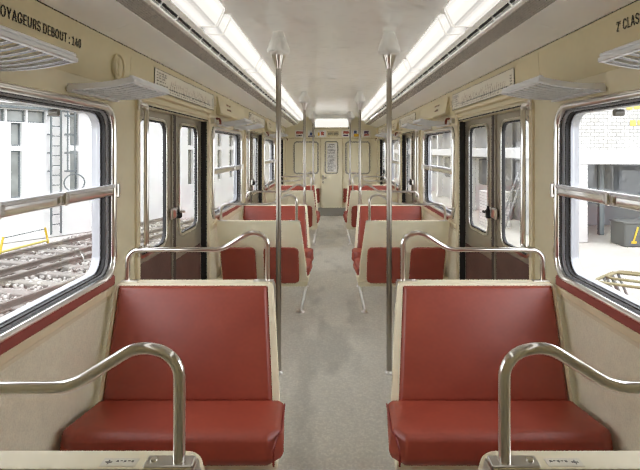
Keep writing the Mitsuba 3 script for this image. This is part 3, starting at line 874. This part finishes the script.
# ------------------------------------------------------------------ luggage racks
rc = {}
RL = 0.46
for s, sn in SIDES:
    def curve(t):      # t 0 at the wall, 1 at the front beam: (lateral, z)
        return 1.118 - 0.266 * t, 1.860 - 0.012 * t + 0.040 * t ** 2.0
    ts = np.linspace(0.02, 0.97, 9)
    low = [curve(t) for t in ts]
    lipp = [curve(t) for t in ts]
    lip_poly = Polygon([(s * x, z - 0.0035) for x, z in lipp] + [(s * x, z + 0.004) for x, z in lipp[::-1]])
    slat_poly = Polygon([(s * x, z) for x, z in low] + [(s * x, z + 0.004) for x, z in low[::-1]])
    end_poly = Polygon([(s * x, z - 0.002) for x, z in [curve(t) for t in np.linspace(0, 1, 9)]] + [(s * x, z + 0.022) for x, z in [curve(t) for t in np.linspace(0, 1, 9)][::-1]])
    slat = mikit.ply(yprism(slat_poly, 0.004, 0.034), ALUD)
    slip = mikit.ply(yprism(lip_poly, 0, 0.004), ALU)
    endp = mikit.ply(yprism(end_poly, 0, 0.012), ALU, 20)
    fx, fz = curve(1.0)
    beam = cat(cbox(s * (fx - 0.012), s * (fx + 0.010), 0, RL, fz - 0.003, fz + 0.013, 0.003), cbox(s * (fx - 0.006), s * (fx + 0.010), 0, RL, fz + 0.014, fz + 0.027, 0.003))
    wallr = cbox(s * 1.095, s * 1.124, 0, RL, 1.846, 1.872, 0.003)
    rc[s] = dict(slat=slat, slip=slip, endp=endp, beam=mikit.ply(beam, ALU), wallr=mikit.ply(wallr, ALU))
    for k in K:
        for j, ys in enumerate((1.16, 2.08)):
            y = ys + P * k + (0.05 if k and j == 0 else 0)
            rk = thing('luggage_rack', 'slatted aluminium luggage rack above the %s, %s wall' % (('seat nearest the camera', 'seat before the first doors', 'seat past the first doors', 'seat before the second doors', 'seat past the second doors', 'seat before the last doors')[k * 2 + j], sn), 'rack', 'luggage racks under the frieze')
            add(rk + '__front_beam', rc[s]['beam'], None, at=T().translate([0, y, 0]))
            add(rk + '__wall_beam', rc[s]['wallr'], None, at=T().translate([0, y, 0]))
            for ye in (0.0, RL - 0.012):
                add(rk + '__end_bracket', rc[s]['endp'], None, at=T().translate([0, y + ye, 0]))
            for i in range(8):
                sl_ = add(rk + '__slat', rc[s]['slat'], None, at=T().translate([0, y + 0.018 + i * 0.0552, 0]))
                add(sl_ + '__edge', rc[s]['slip'], None, at=T().translate([0, y + 0.018 + i * 0.0552, 0]))

# ================================================================== outdoors
GZ = -0.95
struct('ground_yard', 'pale concrete and gravel yard ground outside the carriage', 'ground')
gm = bx(1.6, 40, -15, 60, GZ - 0.2, GZ)
add('ground_yard__concrete', gm, CONC)
add('ground_yard__gravel', bx(-45, 1.6, -15, 60, GZ - 0.3, GZ - 0.12), GROUND)

# white building on the left, its face seen at an angle
FA = math.radians(35)
fd, fo = np.array((math.sin(FA), math.cos(FA))), np.array((-8.55, 15.5))
fn_ = np.array((fd[1], -fd[0]))          # towards the viewer side
def F(px, py=None):
    """where a viewing direction meets the facade: distance along it and height"""
    d = np.array(((px - 330.5) / FPX, 1.0))
    A = np.array([[d[0], -fd[0]], [d[1], -fd[1]]])
    r, t = np.linalg.solve(A, fo - np.array(EYE[:2]))
    return t, (EYE[2] + (151.5 - py) / FPX * r if py is not None else None)
def fbox(t0, t1, z0, z1, d0, d1, c=0.0):
    m = bx(t0, t1, d0, d1, z0, z1) if not c else cbox(t0, t1, d0, d1, z0, z1, c)
    v = m.vertices
    q = fo + v[:, :1] * fd + v[:, 1:2] * fn_
    m.vertices = np.c_[q, v[:, 2]]
    m.fix_normals()
    return m
wb = thing('white_building', 'tall white rendered building beyond the tracks outside the left windows', 'building')
wins_ = []
def w2(p0, p1, ya, yb):
    t0, _ = F(p0); t1, _ = F(p1)
    _, za = F((p0 + p1) / 2, ya); _, zb = F((p0 + p1) / 2, yb)
    wins_.append((t0, t1, min(za, zb), max(za, zb)))
w2(11, 22, 123.5, 146.5); w2(11, 22, 151.5, 199)
w2(70, 78.7, 114, 146); w2(70, 78.7, 151.5, 194)
w2(187.8, 193, 128, 146); w2(188, 193, 150.5, 185)
w2(217.5, 221.5, 133, 147); w2(217.5, 221.5, 150.5, 180)
w2(229.5, 233, 134, 147); w2(229.5, 233, 150.5, 178)
w2(125, 132, 122, 146); w2(125, 132, 151.5, 189)
tS, _ = F(46); _, zs0 = F(20, 122.8); _, zs1 = F(20, 110.5)
strip = []
t = tS
while t > -5.2:
    strip.append((t - 0.52, t, zs0, zs1)); t -= 0.56
wall = sbox(-14, GZ - 0.1, 13, 9).difference(unary_union([sbox(a, c, b, d) for a, b, c, d in wins_ + strip]))
m = trimesh.creation.extrude_polygon(wall, 0.3, engine='earcut')
v = m.vertices
m.vertices = np.c_[fo + v[:, :1] * fd + (v[:, 2:3] - 0.3) * fn_, v[:, 1]]
m.fix_normals()
add(wb + '__facade', m, FACADE)
for a, b, c, d in wins_ + strip:
    w = add(wb + '__window', fbox(a, b, c, d, -0.2, -0.17), FWIN)
    fr = 0.035
    add(w + '__frame', cat(fbox(a, b, c, c + fr, -0.18, -0.12), fbox(a, b, d - fr, d, -0.18, -0.12), fbox(a, a + fr, c, d, -0.18, -0.12), fbox(b - fr, b, c, d, -0.18, -0.12)), FFRAME)
_, zc0 = F(20, 110); _, zc1 = F(20, 104.5)
add(wb + '__ledge', fbox(-14, 13, zc0 + 0.02, zc0 + 0.09, 0.0, 0.1), FFRAME)
add(wb + '__ledge', fbox(-14, 13, zc1, zc1 + 0.35, 0.0, 0.16), FACADE)

# caged ladder on the facade
ld = thing('service_ladder', 'grey metal service ladder with side frame and hoop on the white building', 'ladder')
t0, _ = F(47.8); t1, _ = F(57.6)
for t in (t0, t1):
    add(ld + '__rail', fbox(t - 0.025, t + 0.025, GZ, 6.5, 0.18, 0.23, 0.006), LADDER)
z = GZ + 0.3
while z < 6.4:
    add(ld + '__rung', fbox(t0, t1, z - 0.015, z + 0.015, 0.19, 0.22), LADDER)
    z += 0.3
ta, _ = F(60.5); tb, _ = F(67.5)
_, zlo = F(66, 172)
for t in (ta, tb):
    add(ld + '__frame_upright', fbox(t - 0.018, t + 0.018, zlo, 6.5, 0.42, 0.456), LADDER)
for py in (104, 117, 135.5, 153.5, 171.5):
    _, z = F(60, py)
    add(ld + '__frame_bar', fbox(t1, tb, z - 0.03, z + 0.03, 0.40, 0.44), LADDER)
    add(ld + '__standoff', fbox(t0 - 0.02, t0 + 0.02, z - 0.02, z + 0.02, 0.0, 0.2), LADDER)
    add(ld + '__standoff', fbox(tb - 0.02, tb + 0.02, z - 0.02, z + 0.02, 0.0, 0.43), LADDER)
tc, zc = F(67.5, 183)
th = np.linspace(0, 2 * np.pi, 30)[:-1]
rr = 0.27
hoop = np.array([np.r_[fo + (tc + rr * math.cos(a)) * fd + (0.42 + 0.1 * math.cos(a)) * fn_, zc + rr * math.sin(a)] for a in th])
add(ld + '__hoop', sweep(hoop, 0.02, 8, closed=True), LADDER, 40)

# tracks
PH = math.radians(14)
td, tn = np.array((math.sin(PH), math.cos(PH))), np.array((math.cos(PH), -math.sin(PH)))
def tr(m):
    v = m.vertices
    q = v[:, :1] * tn + v[:, 1:2] * td
    m.vertices = np.c_[q, v[:, 2]]
    m.fix_normals()
    return m
def rail_end(n):          # where the rail meets the building line
    A = np.array([[td[0], -fd[0]], [td[1], -fd[1]]])
    r, t = np.linalg.solve(A, fo + 0.25 * fn_ - n * tn)
    return r
def railprof(n):
    return [(n - 0.06, GZ - 0.04), (n + 0.06, GZ - 0.04), (n + 0.06, GZ - 0.02), (n + 0.012, GZ - 0.01), (n + 0.012, GZ + 0.055), (n + 0.034, GZ + 0.065), (n + 0.034, GZ + 0.1), (n - 0.034, GZ + 0.1), (n - 0.034, GZ + 0.065), (n - 0.012, GZ + 0.055), (n - 0.012, GZ - 0.01), (n - 0.06, GZ - 0.02)]
for i, (ra, rb) in enumerate(((-7.1, -8.5), (-9.12, -10.45))):
    tk = thing('railway_track', ('railway track nearest the carriage outside the left windows', 'railway track beside the white building')[i], 'track', 'railway tracks in the yard')
    for n in (ra, rb):
        add(tk + '__rail', tr(yprism(Polygon(railprof(n)), 2.0, min(rail_end(n), 24))), RAILM)
    y = 4.0
    ymax = min(rail_end(rb), 23) - 0.2
    while y < ymax:
        jx = 0.05 * (rng.random() - 0.5)
        add(tk + '__sleeper', tr(cbox(rb - 0.36 + jx, ra + 0.36 + jx, y, y + 0.24, GZ - 0.2, GZ - 0.015 + 0.012 * rng.random(), 0.015)), SLEEPER)
        y += 0.66
# stone ballast
st = trimesh.creation.icosahedron().vertices
F_ = trimesh.creation.icosahedron().faces
NB = 15000
g = np.random.default_rng(5)
vs, fs = [], []
for i in range(NB):
    yy = 5.0 + 17 * g.random()
    nn_ = -11.3 + 6.3 * g.random()
    r = 0.028 + 0.04 * g.random() ** 2
    p = nn_ * tn + yy * td
    if (p - fo) @ fn_ < 0.25:
        continue
    R = trimesh.transformations.random_rotation_matrix(g.random(3))[:3, :3]
    vv = (st * (r * np.array((1, 0.8, 0.65))) * (0.8 + 0.4 * g.random((12, 1)))) @ R.T
    vs.append(vv + (p[0], p[1], GZ - 0.125 + 0.5 * r + 0.06 * g.random()))
    fs.append(F_ + 12 * (len(vs) - 1))
bl = thing('ballast', 'pale stone ballast lying between and beside the rails', 'ballast', kind='stuff')
add(bl, (np.vstack(vs), np.vstack(fs)), BALLAST)
ct = thing('cable_trough', 'low wooden cable box lying against the near rail of the nearest track', 'cable box')
add(ct + '__box', tr(cbox(-6.98, -6.80, 8.4, 10.1, GZ - 0.12, GZ + 0.08, 0.012)), SLEEPER)
add(ct + '__lid', tr(cbox(-7.0, -6.78, 8.38, 10.12, GZ + 0.08, GZ + 0.105, 0.006)), SLEEPER)

# yellow trestle by the building
def gp(px, py, z=GZ):
    r = (EYE[2] - z) / ((py - 151.5) / FPX)
    return np.array((EYE[0] + (px - 330.5) / FPX * r, r, z))
tb_ = thing('yellow_trestle', 'low yellow trestle barrier with a white board between track and white building', 'barrier')
A, B = gp(-2, 257), gp(49, 243.5)
dv = (B - A) / np.linalg.norm(B - A)
up = np.array((0, 0, 1.0))
A2, B2 = A + dv * 0.16 + up * 0.44, B - dv * 0.16 + up * 0.44
for a, b in ((A, A2), (B, B2)):
    add(tb_ + '__leg', sweep(np.array([a - up * 0.12, b]), 0.028, 8), YEL, 40)
add(tb_ + '__lower_rail', sweep(np.array([A + dv * 0.03 + up * 0.08, B - dv * 0.03 + up * 0.08]), 0.03, 8), YELP, 40)
add(tb_ + '__top_rail', sweep(np.array([A2 - up * 0.03, B2 - up * 0.03]), 0.012, 8), LADDER, 40)

# right: white brick garage
yb = 13.9
gb = thing('brick_garage', 'white brick garage with a wide dark opening outside the right windows', 'building')
xl = 6.95
add(gb + '__upper_wall', bx(xl - 0.15, 20, yb, yb + 0.35, 1.62, 7.5), BRICK)
add(gb + '__lintel', cbox(xl - 0.15, 20, yb - 0.06, yb + 0.4, 1.22, 1.62, 0.02), WHITEO)
add(gb + '__pier', cbox(xl - 0.1, xl + 0.17, yb - 0.03, yb + 0.4, GZ, 1.24, 0.02), WHITEO)
add(gb + '__pier', cbox(13.0, 13.5, yb - 0.03, yb + 0.4, GZ, 1.24, 0.02), WHITEO)
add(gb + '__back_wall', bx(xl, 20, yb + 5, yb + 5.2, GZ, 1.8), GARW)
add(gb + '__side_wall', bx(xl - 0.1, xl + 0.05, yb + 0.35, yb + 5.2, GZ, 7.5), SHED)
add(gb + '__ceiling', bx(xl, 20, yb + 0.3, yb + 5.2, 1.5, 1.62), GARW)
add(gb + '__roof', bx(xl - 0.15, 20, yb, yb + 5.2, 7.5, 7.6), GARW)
add(gb + '__post', cbox(8.1, 8.25, yb + 1.2, yb + 1.35, GZ, 1.5, 0.02), FFRAME)
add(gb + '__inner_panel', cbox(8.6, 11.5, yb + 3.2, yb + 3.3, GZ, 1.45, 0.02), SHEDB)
ms = []
for row, (z, x, n) in enumerate(((2.83, 8.2, 6), (2.38, 8.3, 5))):
    for i in range(n):
        ms.append(bx(x, x + 0.16, yb - 0.012, yb + 0.01, z - 0.09 + 0.02 * (i % 2), z + 0.07)); x += 0.21
add(gb + '__yellow_marks', cat(*ms), YELP)
bo = thing('grey_bin', 'dark grey box with yellow markings at the mouth of the brick garage', 'box')
bxx, byy = 7.75, 13.2
add(bo + '__body', cbox(bxx, bxx + 1.1, byy, byy + 0.7, GZ, GZ + 0.62, 0.03), BOXG)
add(bo + '__lid', cbox(bxx - 0.02, bxx + 1.12, byy - 0.02, byy + 0.72, GZ + 0.6, GZ + 0.66, 0.015), BOXG)
ms = [sweep(np.array([(bxx + 0.22, byy - 0.005, GZ + 0.14), (bxx + 0.34, byy - 0.005, GZ + 0.54)]), 0.025, 6), bx(bxx + 0.17, bxx + 0.30, byy - 0.012, byy + 0.005, GZ + 0.1, GZ + 0.17)]
for row in range(4):
    x = bxx + 0.40
    for i in range(5):
        ms.append(bx(x, x + 0.06, byy - 0.012, byy + 0.005, GZ + 0.14 + row * 0.12, GZ + 0.2 + row * 0.12)); x += 0.09 + 0.02 * rng.random()
add(bo + '__yellow_marks', cat(*ms), YEL)
# tubular rack in the yard
ts_ = thing('tube_rack', 'beige tubular rack with slanted grey legs standing in the right hand yard', 'rack')
Cz = GZ + 0.55
q = lambda px, py: gp(px, py, Cz)
for off in (0.0, 0.22):
    a = q(593 + off * 50, 282 - off * 18); b = q(613 + off * 30, 273 - off * 4)
    e1, e2 = a + np.array((2.2, -1.6, 0)), b + np.array((2.2, -1.3, 0))
    add(ts_ + '__hoop_tube', sweep(fillet([e1, a, b, e2], 0.12, 6), 0.022, 10), TUBEB, 40)
    for j in range(3):
        s0 = a + (b - a) * (0.15 + 0.35 * j)
        add(ts_ + '__leg', sweep(np.array([s0, s0 + np.array((0.16, -0.15, -0.55))]), 0.022, 8), TUBEG, 40)

# right: pale industrial shed farther along, seen through the doors
sh = thing('industrial_shed', 'pale industrial shed with beams and panels far along the right side', 'building')
X0 = 5.4
add(sh + '__wall', bx(X0 + 1.0, X0 + 1.3, 18.5, 55, GZ, 9), SHED)
for y in np.arange(15.0, 48, 3.2):
    add(sh + '__column', cbox(X0 + 0.55, X0 + 0.8, y, y + 0.3, GZ, 6.0, 0.02), WHITEO)
for z, m in ((1.35, WHITEO), (2.6, SHEDB), (4.4, WHITEO)):
    add(sh + '__beam', cbox(X0 + 0.5, X0 + 0.85, 15.0, 48, z, z + 0.35, 0.02), m)
for i, y in enumerate(np.arange(19.2, 46, 3.2)):
    add(sh + '__panel', cbox(X0 + 0.92, X0 + 1.02, y, y + 2.2, 0.2, 1.25, 0.02), SHEDB if i % 2 else GARW)
add(sh + '__red_pipe', cbox(X0 + 0.35, X0 + 0.5, 21.5, 21.65, GZ, 5.5, 0.03), DKRED)
add(sh + '__low_wall', bx(X0 - 0.3, X0 + 0.5, 16.5, 17.2, GZ, 0.25), BRICK)
ll = thing('leaning_ladder', 'thin ladder leaning against the shed beyond the right hand doors', 'ladder')
for dy in (0, 0.4):
    add(ll + '__rail', sweep(np.array([(4.4, 13.2 + dy, GZ), (5.2, 13.5 + dy, 1.0)]), 0.025, 6), TUBEG, 40)
for i in range(6):
    t = (i + 0.5) / 6
    add(ll + '__rung', sweep(np.array([(4.4 + 0.8 * t, 13.2 + 0.3 * t, GZ + 1.95 * t), (4.4 + 0.8 * t, 13.6 + 0.3 * t, GZ + 1.95 * t)]), 0.015, 6), TUBEG, 40)
